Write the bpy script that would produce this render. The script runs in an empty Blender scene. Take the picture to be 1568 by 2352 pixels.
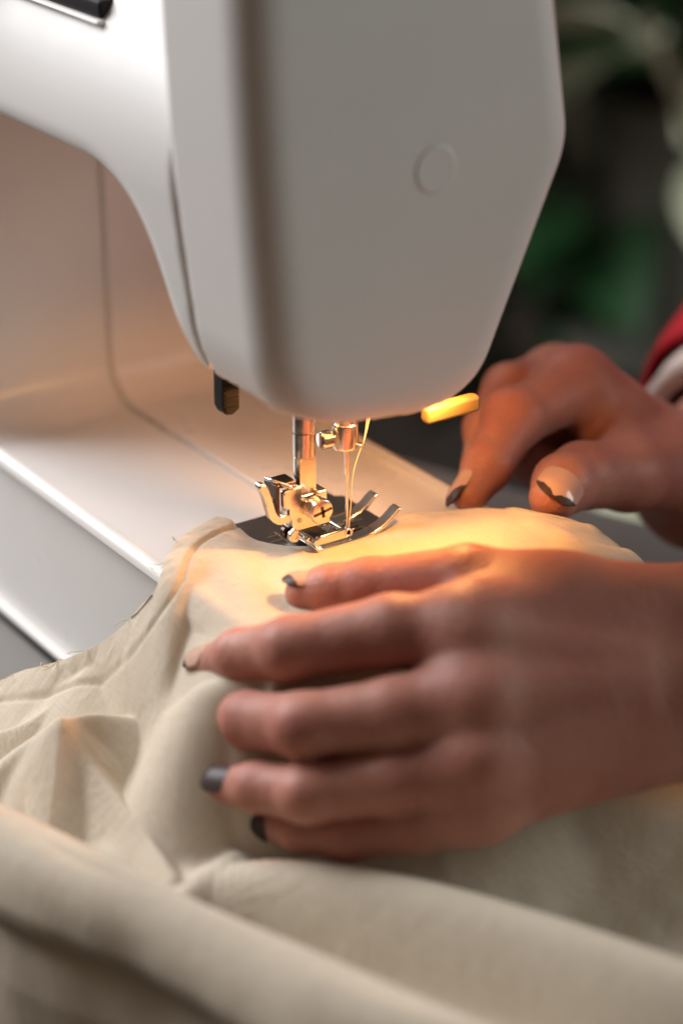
import bpy, bmesh, math, random
import numpy as np
from mathutils import Vector, Matrix
random.seed(7); rng = np.random.default_rng(7)
SC = bpy.context.scene
S = 0.001                                   # all shapes are written in millimetres

# ------------------------------------------------------------------ camera
F, CX, CY = 4900.0, 784.0, 1176.0           # focal length and centre on a 1568 x 2352 picture
PITCH, PSI = math.radians(25), math.radians(55.5)
fh = np.array([math.cos(PSI), math.sin(PSI), 0.0])
RIGHT = np.array([math.sin(PSI), -math.cos(PSI), 0.0])
FWD = math.cos(PITCH)*fh - math.sin(PITCH)*np.array([0, 0, 1.0])
UP = np.cross(RIGHT, FWD)
def ray(x, y): return FWD + RIGHT*(x-CX)/F - UP*(y-CY)/F
CAM = np.array([0, 0, 2.0]) - ray(796, 1228)*625.0
def at(x, y, d): return CAM + ray(x, y)*d                       # a measured point at distance d
def onz(x, y, z): r = ray(x, y); return CAM + r*(z-CAM[2])/r[2]  # a measured point at height z
cd = bpy.data.cameras.new('camera'); cam = bpy.data.objects.new('camera', cd); SC.collection.objects.link(cam)
cd.sensor_fit = 'VERTICAL'; cd.sensor_height = 36; cd.sensor_width = 24; cd.lens = F/2352*36
cd.clip_start = 0.01; cd.clip_end = 50
mw = Matrix.Identity(4)
for i in range(3):
    mw[i][0], mw[i][1], mw[i][2], mw[i][3] = RIGHT[i], UP[i], -FWD[i], CAM[i]*S
cam.matrix_world = mw
cd.dof.use_dof = True; cd.dof.focus_distance = 0.618; cd.dof.aperture_fstop = 3.8; cd.dof.aperture_blades = 9
SC.camera = cam
SC.render.resolution_x, SC.render.resolution_y = 682, 1024

# ------------------------------------------------------------------ light
w = bpy.data.worlds.new('World'); SC.world = w; w.use_nodes = True
w.node_tree.nodes['Background'].inputs[0].default_value = (1.0, 0.74, 0.56, 1)
w.node_tree.nodes['Background'].inputs[1].default_value = 0.105
def area(name, r, f, u, size, size_y, power, col, aim=(0, 0, 0.05)):
    l = bpy.data.lights.new(name, 'AREA'); l.shape = 'RECTANGLE'; l.size = size; l.size_y = size_y
    l.energy = power; l.color = col
    o = bpy.data.objects.new(name, l); SC.collection.objects.link(o)
    p = Vector(RIGHT*r + fh*f) + Vector((0, 0, u)); o.location = p
    o.rotation_euler = (Vector(aim)-p).to_track_quat('-Z', 'Y').to_euler()
    return o
area('window_light', -0.85, 0.50, 0.80, 0.85, 1.1, 24.5, (0.98, 0.98, 1.0))
area('room_light', 1.6, 0.1, 0.5, 0.9, 0.9, 10.5, (0.87, 1.0, 0.98))
SC.view_settings.view_transform = 'Standard'; SC.view_settings.look = 'None'
SC.view_settings.exposure = 0.2; SC.view_settings.gamma = 1
SC.render.engine = 'CYCLES'
SC.cycles.max_bounces = 5; SC.cycles.diffuse_bounces = 3; SC.cycles.glossy_bounces = 3; SC.cycles.transmission_bounces = 2
SC.cycles.sample_clamp_indirect = 6

# ------------------------------------------------------------------ helpers
COL = SC.collection
def tag(o, label=None, cat=None, group=None, kind=None):
    for k, v in (('label', label), ('category', cat), ('group', group), ('kind', kind)):
        if v: o[k] = v
    return o
def empty(name, loc, label=None, cat=None, group=None):
    o = bpy.data.objects.new(name, None); COL.objects.link(o); o.location = Vector(loc)*S
    o.empty_display_size = 0.01
    o['_o'] = list(np.array(loc, float)); del o['_o']
    return tag(o, label, cat, group)
def origin_of(p):
    v = Vector((0, 0, 0))
    while p is not None:
        v += p.location; p = p.parent
    return v
def obj(name, verts, faces, mat, parent=None, smooth=True, bevel=0, seg=2, sub=0, origin=None, auto=None):
    me = bpy.data.meshes.new(name)
    off = origin_of(parent)
    o_loc = Vector((0, 0, 0))
    V = np.asarray(verts, float)*S
    if origin is not None:
        o_loc = Vector(np.asarray(origin, float)*S) - off
        V = V - np.asarray(origin, float)*S
    else: V = V - np.array(off)
    me.from_pydata(V.tolist(), [], [list(map(int, f)) for f in faces])
    bm = bmesh.new(); bm.from_mesh(me); bmesh.ops.recalc_face_normals(bm, faces=bm.faces); bm.to_mesh(me); bm.free()
    mats = mat if isinstance(mat, (list, tuple)) else [mat]
    for m in mats: me.materials.append(m)
    if smooth: me.polygons.foreach_set('use_smooth', [True]*len(me.polygons))
    o = bpy.data.objects.new(name, me); COL.objects.link(o); o.parent = parent; o.location = o_loc
    if bevel:
        b = o.modifiers.new('bevel', 'BEVEL'); b.width = bevel*S; b.segments = seg; b.limit_method = 'ANGLE'
        b.angle_limit = math.radians(35); b.harden_normals = False
    if sub:
        s = o.modifiers.new('sub', 'SUBSURF'); s.levels = s.render_levels = sub
    if auto and smooth:
        me.set_sharp_from_angle(angle=math.radians(auto))
    if smooth and (auto or bevel):
        wn = o.modifiers.new('wn', 'WEIGHTED_NORMAL'); wn.keep_sharp = True
    return o
def box(x0, x1, y0, y1, z0, z1):
    v = [(x, y, z) for z in (z0, z1) for y in (y0, y1) for x in (x0, x1)]
    return v, [(0, 2, 3, 1), (4, 5, 7, 6), (0, 1, 5, 4), (2, 6, 7, 3), (0, 4, 6, 2), (1, 3, 7, 5)]
def spline(pts, n):
    P = np.asarray(pts, float); m = len(P)
    d = np.r_[0, np.cumsum(np.maximum(np.linalg.norm(np.diff(P[:, :3], axis=0), axis=1), 1e-6))]
    t = np.linspace(0, d[-1], n); out = np.zeros((n, P.shape[1]))
    T = np.zeros_like(P)
    T[1:-1] = (P[2:]-P[:-2])/(d[2:]-d[:-2])[:, None]; T[0] = (P[1]-P[0])/(d[1]-d[0]); T[-1] = (P[-1]-P[-2])/(d[-1]-d[-2])
    for i, tt in enumerate(t):
        k = min(max(np.searchsorted(d, tt)-1, 0), m-2); h = d[k+1]-d[k]; s = (tt-d[k])/h
        out[i] = (2*s**3-3*s**2+1)*P[k]+(s**3-2*s**2+s)*h*T[k]+(-2*s**3+3*s**2)*P[k+1]+(s**3-s**2)*h*T[k+1]
    return out
def tube(pts, r, n=12, cap=True, squash=None):
    P = np.asarray(pts, float); m = len(P); R = np.broadcast_to(np.asarray(r, float), (m,))
    V = []; Fc = []; prev = None
    for i in range(m):
        t = P[min(i+1, m-1)]-P[max(i-1, 0)]; t = t/np.linalg.norm(t)
        a = np.array([0, 0, 1.0]) if prev is None and abs(t[2]) < .9 else (np.array([1.0, 0, 0]) if prev is None else prev)
        a = a - t*(a@t); a /= np.linalg.norm(a); prev = a; b = np.cross(t, a)
        for k in range(n):
            q = 2*math.pi*k/n
            V.append(P[i]+R[i]*(math.cos(q)*a*(squash or 1)+math.sin(q)*b))
    for i in range(m-1):
        for k in range(n):
            Fc.append((i*n+k, i*n+(k+1) % n, (i+1)*n+(k+1) % n, (i+1)*n+k))
    if cap: Fc.append(tuple(range(n))[::-1]); Fc.append(tuple((m-1)*n+k for k in range(n)))
    return V, Fc
def lathe(c, axis, prof, n=32):
    """prof = [(radius, height along axis)]"""
    a = np.asarray(axis, float); a /= np.linalg.norm(a); c = np.asarray(c, float)
    e = np.array([0, 0, 1.0]) if abs(a[2]) < .9 else np.array([1.0, 0, 0]); e = e-a*(e@a); e /= np.linalg.norm(e); f = np.cross(a, e)
    V = []; Fc = []
    for r, h in prof:
        for k in range(n):
            q = 2*math.pi*k/n; V.append(c+a*h+r*(math.cos(q)*e+math.sin(q)*f))
    m = len(prof)
    for i in range(m-1):
        for k in range(n): Fc.append((i*n+k, i*n+(k+1) % n, (i+1)*n+(k+1) % n, (i+1)*n+k))
    Fc.append(tuple(range(n))[::-1]); Fc.append(tuple((m-1)*n+k for k in range(n)))
    return V, Fc
def prism(poly, ax, a0, a1):
    """extrude a polygon; ax='y': poly is (x,z), ax='x': (y,z), ax='z': (x,y)"""
    def p3(p, a): return {'y': (p[0], a, p[1]), 'x': (a, p[0], p[1]), 'z': (p[0], p[1], a)}[ax]
    n = len(poly); V = [p3(p, a0) for p in poly]+[p3(p, a1) for p in poly]
    Fc = [tuple(range(n))[::-1], tuple(range(n, 2*n))]+[(k, (k+1) % n, n+(k+1) % n, n+k) for k in range(n)]
    return V, Fc
def merge(*parts):
    V = []; Fc = []
    for v, f in parts:
        o = len(V); V += [tuple(p) for p in v]; Fc += [tuple(i+o for i in q) for q in f]
    return V, Fc
def rim_prism(poly, x0, x1, r0, r1, seg=5):
    """profile in (y,z) extruded along x with rounded rims of radius r0 / r1 (polygon counter-clockwise)"""
    P = np.asarray(poly, float); n = len(P)
    e = np.roll(P, -1, 0)-P; e /= np.linalg.norm(e, axis=1)[:, None]
    nin = np.c_[-e[:, 1], e[:, 0]]
    a, b = np.roll(nin, 1, 0), nin
    off = (a+b)/(1+(a*b).sum(1))[:, None]
    rings = []
    for i in range(seg+1):
        q = math.pi/2*i/seg; rings.append((x0+r0*(1-math.sin(q)), r0*(1-math.cos(q))))
    for i in range(seg+1):
        q = math.pi/2*(1-i/seg); rings.append((x1-r1*(1-math.sin(q)), r1*(1-math.cos(q))))
    V = [(x, *(p)) for x, d in rings for p in P+off*d]
    m = len(rings)
    Fc = [(i*n+k, i*n+(k+1) % n, (i+1)*n+(k+1) % n, (i+1)*n+k) for i in range(m-1) for k in range(n)]
    Fc += [tuple(range(n))[::-1], tuple((m-1)*n+k for k in range(n))]
    return V, Fc
# --- signed distance surfaces (surface nets)
def smin(a, b, k):
    h = np.maximum(k-np.abs(a-b), 0)/k
    return np.minimum(a, b)-h*h*k*0.25
def smax(a, b, k): return -smin(-a, -b, k)
def nets(f, lo, hi, h, relax=2):
    lo = np.asarray(lo, float); n = np.ceil((np.asarray(hi, float)-lo)/h).astype(int)+1
    g = [lo[i]+h*np.arange(n[i]) for i in range(3)]
    D = np.empty(n, np.float32)
    for i in range(0, n[0], 24):
        X, Y, Z = np.meshgrid(g[0][i:i+24], g[1], g[2], indexing='ij')
        D[i:i+24] = f(X.astype(np.float32), Y.astype(np.float32), Z.astype(np.float32))
    sgn = D < 0
    c = np.zeros(n-1, np.int8)
    for dx in (0, 1):
        for dy in (0, 1):
            for dz in (0, 1):
                c += sgn[dx:n[0]-1+dx, dy:n[1]-1+dy, dz:n[2]-1+dz]
    act = (c > 0) & (c < 8); idx = np.argwhere(act); ids = -np.ones(n-1, np.int64); ids[act] = np.arange(len(idx))
    acc = np.zeros((len(idx), 3)); cnt = np.zeros(len(idx))
    cs = [(a, b, d) for a in (0, 1) for b in (0, 1) for d in (0, 1)]
    for p in cs:
        for ax in range(3):
            if p[ax] == 0:
                q = list(p); q[ax] = 1
                v0 = D[tuple((idx+p).T)]; v1 = D[tuple((idx+q).T)]
                m = (v0 < 0) != (v1 < 0)
                t = np.where(m, v0/np.where(m, v0-v1, 1), 0)
                pos = idx+np.array(p, float); pos[:, ax] += t
                acc[m] += pos[m]; cnt[m] += 1
    V = lo+h*acc/cnt[:, None]
    faces = []
    for ax in range(3):
        u, v = (ax+1) % 3, (ax+2) % 3
        sl0 = [slice(1, None)]*3; sl0[ax] = slice(0, -1)
        A = sgn[:-1, :-1, :-1] if False else None
        s0 = sgn; e0 = [slice(1, n[i]-1) for i in range(3)]; e0[ax] = slice(0, n[ax]-1)
        e1 = list(e0); e1[ax] = slice(1, n[ax])
        a, b = s0[tuple(e0)], s0[tuple(e1)]
        ch = np.argwhere(a != b)
        if not len(ch): continue
        base = ch.copy()
        for i in range(3):
            if i != ax: base[:, i] += 1
        flip = a[tuple(ch.T)]
        du = np.zeros(3, int); du[u] = 1; dv = np.zeros(3, int); dv[v] = 1
        q = np.stack([ids[tuple((base-du-dv).T)], ids[tuple((base-dv).T)], ids[tuple(base.T)], ids[tuple((base-du).T)]], 1)
        q[~flip] = q[~flip][:, ::-1]
        faces.append(q)
    Fq = np.concatenate(faces); Fq = Fq[(Fq >= 0).all(1)]
    for _ in range(relax):
        e = h*0.3
        fx = lambda P: f(P[:, 0], P[:, 1], P[:, 2])
        d = fx(V); G = np.stack([fx(V+np.eye(3)[i]*e)-fx(V-np.eye(3)[i]*e) for i in range(3)], 1)/(2*e)
        g2 = np.maximum((G*G).sum(1), .25)
        V = V-np.clip(d/g2, -h, h)[:, None]*G
    return V, Fq
def cone(X, Y, Z, a, b, ra, rb):
    a = np.asarray(a, float); d = np.asarray(b, float)-a; L2 = d@d
    t = np.clip(((X-a[0])*d[0]+(Y-a[1])*d[1]+(Z-a[2])*d[2])/L2, 0, 1)
    return np.sqrt((X-a[0]-t*d[0])**2+(Y-a[1]-t*d[1])**2+(Z-a[2]-t*d[2])**2)-(ra+(rb-ra)*t)

# ------------------------------------------------------------------ materials
def material(name, col, rough=0.5, metal=0.0, noise=0.0, nscale=200, bump=0.0, bscale=2000, sss=0, coat=0, spec=0.5, col2=None, rvar=0, bdist=0.0003, emit=None):
    m = bpy.data.materials.new(name); m.use_nodes = True; nt = m.node_tree; p = nt.nodes['Principled BSDF']
    p.inputs['Base Color'].default_value = (*col, 1); p.inputs['Roughness'].default_value = rough
    p.inputs['Metallic'].default_value = metal; p.inputs['Specular IOR Level'].default_value = spec
    tc = nt.nodes.new('ShaderNodeTexCoord')
    if noise or rvar:
        n = nt.nodes.new('ShaderNodeTexNoise'); n.inputs['Scale'].default_value = nscale; n.inputs['Detail'].default_value = 5
        nt.links.new(tc.outputs['Object'], n.inputs['Vector'])
        r = nt.nodes.new('ShaderNodeMapRange'); r.inputs[1].default_value = 0.3; r.inputs[2].default_value = 0.7
        nt.links.new(n.outputs['Fac'], r.inputs[0])
        if noise:
            mx = nt.nodes.new('ShaderNodeMix'); mx.data_type = 'RGBA'
            mx.inputs[6].default_value = (*col, 1); mx.inputs[7].default_value = (*(col2 or tuple(c*(1-noise) for c in col)), 1)
            nt.links.new(r.outputs[0], mx.inputs[0]); nt.links.new(mx.outputs[2], p.inputs['Base Color'])
        if rvar:
            rr = nt.nodes.new('ShaderNodeMapRange'); rr.inputs[1].default_value = .25; rr.inputs[2].default_value = .75
            rr.inputs[3].default_value = max(rough-rvar, .02); rr.inputs[4].default_value = rough+rvar
            nt.links.new(n.outputs['Fac'], rr.inputs[0]); nt.links.new(rr.outputs[0], p.inputs['Roughness'])
    if bump:
        n2 = nt.nodes.new('ShaderNodeTexNoise'); n2.inputs['Scale'].default_value = bscale; n2.inputs['Detail'].default_value = 3
        nt.links.new(tc.outputs['Object'], n2.inputs['Vector'])
        b = nt.nodes.new('ShaderNodeBump'); b.inputs['Strength'].default_value = bump; b.inputs['Distance'].default_value = bdist
        nt.links.new(n2.outputs['Fac'], b.inputs['Height']); nt.links.new(b.outputs[0], p.inputs['Normal'])
    if sss:
        p.inputs['Subsurface Weight'].default_value = sss; p.inputs['Subsurface Radius'].default_value = (1.0, 0.28, 0.13)
        p.inputs['Subsurface Scale'].default_value = 0.008
    if coat: p.inputs['Coat Weight'].default_value = coat; p.inputs['Coat Roughness'].default_value = 0.08
    if emit: p.inputs['Emission Color'].default_value = (*emit[:3], 1); p.inputs['Emission Strength'].default_value = emit[3]
    return m
M = {}
M['plastic'] = material('white_plastic', (.76, .745, .72), .45, noise=.03, nscale=40, bump=.05, bscale=900, rvar=.05)
M['plastic_end'] = material('white_plastic_satin', (.76, .735, .71), .5, noise=.03, nscale=40, bump=.06, bscale=900, rvar=.05)
M['bed'] = material('white_bed_plastic', (.80, .775, .745), .3, noise=.03, nscale=30, bump=.03, bscale=700, rvar=.06)
M['chrome'] = material('polished_steel', (.78, .77, .75), .13, 1, rvar=.05, nscale=600, bump=.04, bscale=1500)
M['steel'] = material('brushed_steel', (.66, .64, .61), .28, 1, rvar=.08, nscale=500, bump=.1, bscale=2500)
M['plate'] = material('satin_steel_plate', (.34, .33, .33), .34, 1, rvar=.06, nscale=400, bump=.05, bscale=1500)
M['gold'] = material('nickel_ankle_steel', (.80, .74, .66), .22, 1, rvar=.08, nscale=400, bump=.06, bscale=1800)
M['darksteel'] = material('dark_oxide_steel', (.09, .065, .055), .32, 1, rvar=.08, nscale=500)
M['engrave'] = material('engraved_marks', (.50, .36, .22), .5, .6)
M['black'] = material('black_plastic_and_shade', (.010, .009, .009), .6, spec=.2, bump=.1, bscale=1500)  # lever plastic; also paints the base gap and foot channel dark
M['amber'] = material('yellow_plastic_lever', (.24, .15, .045), .45, noise=.1)
M['bulb'] = material('lamp_glass', (1, .8, .5), .3, emit=(1, .60, .24, 14))
M['thread'] = material('cream_thread', (.80, .66, .46), .6)
M['table'] = material('grey_table_top', (.20, .185, .17), .5, noise=.12, nscale=25, bump=.1, bscale=600)
M['red'] = material('red_knit', (.48, .014, .024), .85, noise=.3, nscale=300, bump=.5, bscale=1200, spec=.2)
M['cuff'] = material('off_white_cuff', (.72, .60, .54), .85, noise=.08, nscale=300, bump=.5, bscale=1200, spec=.2)
M['nail'] = material('nude_nail_polish', (.62, .40, .30), .18, coat=.6)
M['nail_dark'] = material('dark_grey_nail_polish', (.05, .032, .032), .42, coat=0, spec=.3)
M['leaf'] = material('dark_green_leaf', (.018, .065, .02), .4, noise=.4, nscale=30)
M['leaf_pale'] = material('pale_green_leaf', (.62, .64, .46), .5, noise=.3, nscale=30)
M['stem'] = material('plant_stem', (.10, .08, .04), .7, noise=.3)
M['pot'] = material('beige_clay_pot', (.13, .125, .10), .7, noise=.15, nscale=20)
M['floor'] = material('dark_floor', (.06, .052, .044), .6, noise=.3, nscale=4)
def skin_material():
    m = material('skin', (.49, .24, .178), .48, noise=1, nscale=38, col2=(.375, .145, .108), sss=.55, bump=.45, bscale=900, bdist=.0004, spec=.35, rvar=.08)
    nt = m.node_tree; p = nt.nodes['Principled BSDF']; b1 = [n for n in nt.nodes if n.type == 'BUMP'][0]; tc = [n for n in nt.nodes if n.type == 'TEX_COORD'][0]
    v = nt.nodes.new('ShaderNodeTexVoronoi'); v.feature = 'DISTANCE_TO_EDGE'; v.inputs['Scale'].default_value = 620
    nz = nt.nodes.new('ShaderNodeTexNoise'); nz.inputs['Scale'].default_value = 130; nz.inputs['Detail'].default_value = 5; nz.inputs['Distortion'].default_value = 1.5
    nt.links.new(tc.outputs['Object'], v.inputs['Vector']); nt.links.new(tc.outputs['Object'], nz.inputs['Vector'])
    b2 = nt.nodes.new('ShaderNodeBump'); b2.inputs['Strength'].default_value = .3; b2.inputs['Distance'].default_value = .0005
    b3 = nt.nodes.new('ShaderNodeBump'); b3.inputs['Strength'].default_value = .25; b3.inputs['Distance'].default_value = .0016
    nt.links.new(v.outputs['Distance'], b2.inputs['Height']); nt.links.new(nz.outputs['Fac'], b3.inputs['Height'])
    nt.links.new(b3.outputs[0], b2.inputs['Normal']); nt.links.new(b2.outputs[0], b1.inputs['Normal'])
    return m
M['skin'] = skin_material()
def fabric_material():
    m = bpy.data.materials.new('cream_muslin'); m.use_nodes = True; nt = m.node_tree; p = nt.nodes['Principled BSDF']
    p.inputs['Roughness'].default_value = .85; p.inputs['Specular IOR Level'].default_value = .2
    p.inputs['Sheen Weight'].default_value = .15
    tc = nt.nodes.new('ShaderNodeTexCoord')
    n = nt.nodes.new('ShaderNodeTexNoise'); n.inputs['Scale'].default_value = 25; n.inputs['Detail'].default_value = 6
    nt.links.new(tc.outputs['UV'], n.inputs['Vector'])
    mx = nt.nodes.new('ShaderNodeMix'); mx.data_type = 'RGBA'
    mx.inputs[6].default_value = (.87, .785, .65, 1); mx.inputs[7].default_value = (.81, .71, .565, 1)
    nt.links.new(n.outputs['Fac'], mx.inputs[0])
    # yarns: two crossed waves for the weave, stretched noise for slubs
    sep = nt.nodes.new('ShaderNodeSeparateXYZ'); nt.links.new(tc.outputs['UV'], sep.inputs[0])
    def wave(sock, fr):
        a = nt.nodes.new('ShaderNodeMath'); a.operation = 'MULTIPLY'; a.inputs[1].default_value = fr; nt.links.new(sock, a.inputs[0])
        b = nt.nodes.new('ShaderNodeMath'); b.operation = 'SINE'; nt.links.new(a.outputs[0], b.inputs[0]); return b.outputs[0]
    wx, wy = wave(sep.outputs[0], 2*math.pi*1000/.55), wave(sep.outputs[1], 2*math.pi*1000/.55)
    mul = nt.nodes.new('ShaderNodeMath'); mul.operation = 'MULTIPLY'; nt.links.new(wx, mul.inputs[0]); nt.links.new(wy, mul.inputs[1])
    mp = nt.nodes.new('ShaderNodeMapping'); mp.inputs['Scale'].default_value = (1, .12, 1); nt.links.new(tc.outputs['UV'], mp.inputs[0])
    sl = nt.nodes.new('ShaderNodeTexNoise'); sl.inputs['Scale'].default_value = 1400; sl.inputs['Detail'].default_value = 2; nt.links.new(mp.outputs[0], sl.inputs['Vector'])
    mp2 = nt.nodes.new('ShaderNodeMapping'); mp2.inputs['Scale'].default_value = (.12, 1, 1); nt.links.new(tc.outputs['UV'], mp2.inputs[0])
    sl2 = nt.nodes.new('ShaderNodeTexNoise'); sl2.inputs['Scale'].default_value = 1400; nt.links.new(mp2.outputs[0], sl2.inputs['Vector'])
    ad = nt.nodes.new('ShaderNodeMath'); ad.operation = 'ADD'; nt.links.new(sl.outputs['Fac'], ad.inputs[0]); nt.links.new(sl2.outputs['Fac'], ad.inputs[1])
    ad2 = nt.nodes.new('ShaderNodeMath'); ad2.operation = 'MULTIPLY_ADD'; ad2.inputs[1].default_value = .25
    nt.links.new(mul.outputs[0], ad2.inputs[0]); nt.links.new(ad.outputs[0], ad2.inputs[2])
    wr = nt.nodes.new('ShaderNodeTexNoise'); wr.inputs['Scale'].default_value = 130; wr.inputs['Detail'].default_value = 4; wr.inputs['Distortion'].default_value = 1.2
    nt.links.new(tc.outputs['UV'], wr.inputs['Vector'])
    b0 = nt.nodes.new('ShaderNodeBump'); b0.inputs['Strength'].default_value = .22; b0.inputs['Distance'].default_value = .002
    nt.links.new(wr.outputs['Fac'], b0.inputs['Height'])
    b = nt.nodes.new('ShaderNodeBump'); b.inputs['Strength'].default_value = .35; b.inputs['Distance'].default_value = .0003
    nt.links.new(ad2.outputs[0], b.inputs['Height']); nt.links.new(b0.outputs[0], b.inputs['Normal'])
    nt.links.new(b.outputs[0], p.inputs['Normal'])
    mc = nt.nodes.new('ShaderNodeMix'); mc.data_type = 'RGBA'; mc.blend_type = 'MULTIPLY'; mc.inputs[0].default_value = .35
    mr = nt.nodes.new('ShaderNodeMapRange'); mr.inputs[1].default_value = .6; mr.inputs[2].default_value = 1.4; mr.inputs[3].default_value = .75; mr.inputs[4].default_value = 1.1
    nt.links.new(ad.outputs[0], mr.inputs[0]); nt.links.new(mx.outputs[2], mc.inputs[6]); nt.links.new(mr.outputs[0], mc.inputs[7])
    nt.links.new(mc.outputs[2], p.inputs['Base Color'])
    tr = nt.nodes.new('ShaderNodeBsdfTranslucent'); nt.links.new(mc.outputs[2], tr.inputs['Color'])
    ms = nt.nodes.new('ShaderNodeMixShader'); ms.inputs[0].default_value = .34
    out = nt.nodes['Material Output']
    nt.links.new(p.outputs[0], ms.inputs[1]); nt.links.new(tr.outputs[0], ms.inputs[2]); nt.links.new(ms.outputs[0], out.inputs[0])
    return m
M['fabric'] = fabric_material()

# ------------------------------------------------------------------ setting
V, Fc = box(-3000, 6000, -3000, 6000, -780, -760)
tag(obj('floor', V, Fc, M['floor'], smooth=False), kind='structure')
ta, tb_ = onz(0, 1866, -32), onz(1050, 2350, -33); tv_ = (tb_-ta)/np.linalg.norm(tb_-ta); tn_ = np.array([-tv_[1], tv_[0], 0]); tn_ = tn_ if tn_@(CAM-ta) < 0 else -tn_
tf = ta+tn_*6
te = [tuple((tf-tv_*430)[:2]), tuple((tf+tv_*260)[:2]), (255, -150), (178, 45), (138, 142), (40, 400), (-40, 620), (-640, 520)]
tb = empty('table', (-200, 60, -760), 'grey table top carrying the white sewing machine', 'table')
obj('table_top', *prism(te, 'z', -84, -62), M['table'], tb, bevel=2)
for x, y in ((-430, 200), (150, -150), (-80, 540), (-560, 480)):
    obj('leg', *box(x-25, x+25, y-25, y+25, -760, -84), M['table'], tb, smooth=False)

# ------------------------------------------------------------------ sewing machine
SM = empty('sewing_machine', (0, 90, -58), 'white sewing machine with lit lamp, presser foot and needle over fabric', 'sewing machine')
# bed and pillar: two shells that meet in a groove
def arc(cx, cz, r, a0, a1, n): return [(cx+r*math.cos(math.radians(a0+(a1-a0)*i/n)), cz+r*math.sin(math.radians(a0+(a1-a0)*i/n))) for i in range(n+1)]
prof = arc(-42, -6, 6, 180, 90, 8)[::-1]
prof = [(-48, -61.9), (300, -61.9), (300, 190)] + [(141, 190)] + [(140, 60)] + arc(126, 14, 14, 0, -90, 10) + arc(-42, -6, 6, 90, 180, 8)
prof = [p for i, p in enumerate(prof) if i == 0 or np.hypot(*(np.array(p)-prof[i-1])) > .01]
obj('rear_bed_shell', *rim_prism(prof, -56, -.06, 3.4, .9, 6), M['bed'], SM, auto=40)
obj('front_bed_shell', *rim_prism(prof, .06, 51, .9, 3.4, 6), M['bed'], SM, auto=40)
obj('base_gap_shade', *box(-56.7, -52, -46, 301, -61.9, -60.0), M['black'], SM, bevel=.5)  # black strip painted in for the shaded gap between bed and table
# head and arm
def hp(X, Z, p, q):      # signed distance to the line p->q, positive on its right side
    d = np.array(q, float)-np.array(p, float); L = math.hypot(*d); return ((X-p[0])*d[1]-(Z-p[1])*d[0])/L
def head_profile(X, Z, g=0.0, bottom=True):
    d = -54-X+g
    lo = hp(X, Z, (-46.8, 66), (-54, 125)); lo = -lo if hp(np.array(0.), np.array(100.), (-46.8, 66), (-54, 125)) > 0 else lo
    d = smax(d, lo+g, 10)
    for p, q, k in (((53.0, 118.8), (24.0, 54), 4), ((46.0, 158.5), (53.0, 118.8), 4)):
        s = hp(X, Z, p, q); s = -s if hp(np.array(0.), np.array(110.), p, q) > 0 else s
        d = smax(d, s+g, k)
    if bottom:
        for p, q, k in (((-46.5, 66), (-38, 54.6), 6), ((-32, 51.6), (8, 47.1), 9), ((8, 47.1), (25, 54.6), 6)):
            s = hp(X, Z, p, q); s = -s if hp(np.array(0.), np.array(110.), p, q) > 0 else s
            d = smax(d, s, k)
    return d
def throat(Y, Z):
    col = ((Y-13)-(Z-66)*15/36)/math.hypot(1, 15/36)
    return smin(col, 109.5-Z, 26)
def seam_y(Z): return np.where(Z > 119, 6.0, 6.0-(119-Z)*0.075)
def top_roll(X, Y, Z):   # the arm's top turns over towards the back, the end cover less so
    return Z-196.
def cover_sdf(X, Y, Z):
    d = head_profile(X, Z)
    d = smax(d, -35-Y, 12)
    d = smax(d, throat(Y, Z), 3)
    d = smax(d, top_roll(X, Y, Z), 20)
    d = smax(d, Y-seam_y(Z)+.1, 1.6)
    cav = np.maximum(smax(head_profile(X, Z, 4.2, False), -31.0-Y, 13), np.maximum((Y-9)-(Z-66)*15/36, Z-92))
    return smax(d, -cav, 1.5)
def arm_sdf(X, Y, Z):
    d = -54-X
    lo = hp(X, Z, (-46.8, 66), (-54, 125)); lo = -lo if hp(np.array(0.), np.array(100.), (-46.8, 66), (-54, 125)) > 0 else lo
    d = smax(d, lo, 8)
    # upper rear of the arm leans forward above a faint crease
    s = hp(X, Z, (-54, 135), (-21.5, 171)); s = -s if hp(np.array(0.), np.array(120.), (-54, 135), (-21.5, 171)) > 0 else s
    d = smax(d, s, 20)
    for p, q, k in (((53.0, 118.8), (24.0, 54), 4), ((46.0, 158.5), (53.0, 118.8), 4)):
        s = hp(X, Z, p, q); s = -s if hp(np.array(0.), np.array(110.), p, q) > 0 else s
        d = smax(d, s, k)
    for p, q, k in (((-46.5, 66), (-38, 54.6), 6), ((-32, 51.6), (8, 47.1), 9)):
        s = hp(X, Z, p, q); s = -s if hp(np.array(0.), np.array(110.), p, q) > 0 else s
        d = smax(d, s, k)
    d = smax(d, throat(Y, Z), 7)
    d = smax(d, Z-192., 20)
    d = smax(d, seam_y(Z)+.1-Y, 1.6)
    cav = np.maximum.reduce([head_profile(X, Z, 4.2, False), ((Y-9)-(Z-66)*15/36), Z-92])
    d = smax(d, -cav, 1.5)
    return np.maximum(d, Y-299)
V, Fc = nets(cover_sdf, (-58.5, -39, 39), (58, 12, 202), 1.15)
cover = obj('end_cover', V, Fc, M['plastic_end'], SM)
V, Fc = nets(arm_sdf, (-58.5, -4, 39), (58, 303, 198), 1.7)
obj('arm_housing', V, Fc, M['plastic'], SM)
obj('screw_cap', *lathe((3.6, -34.6, 119.4), (0, -1, 0), [(6.6, .4), (6.3, .68), (5.9, .74), (5.4, .73), (4.9, .69), (4.2, .68), (.5, .68)], 40), M['plastic_end'], cover)
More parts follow.
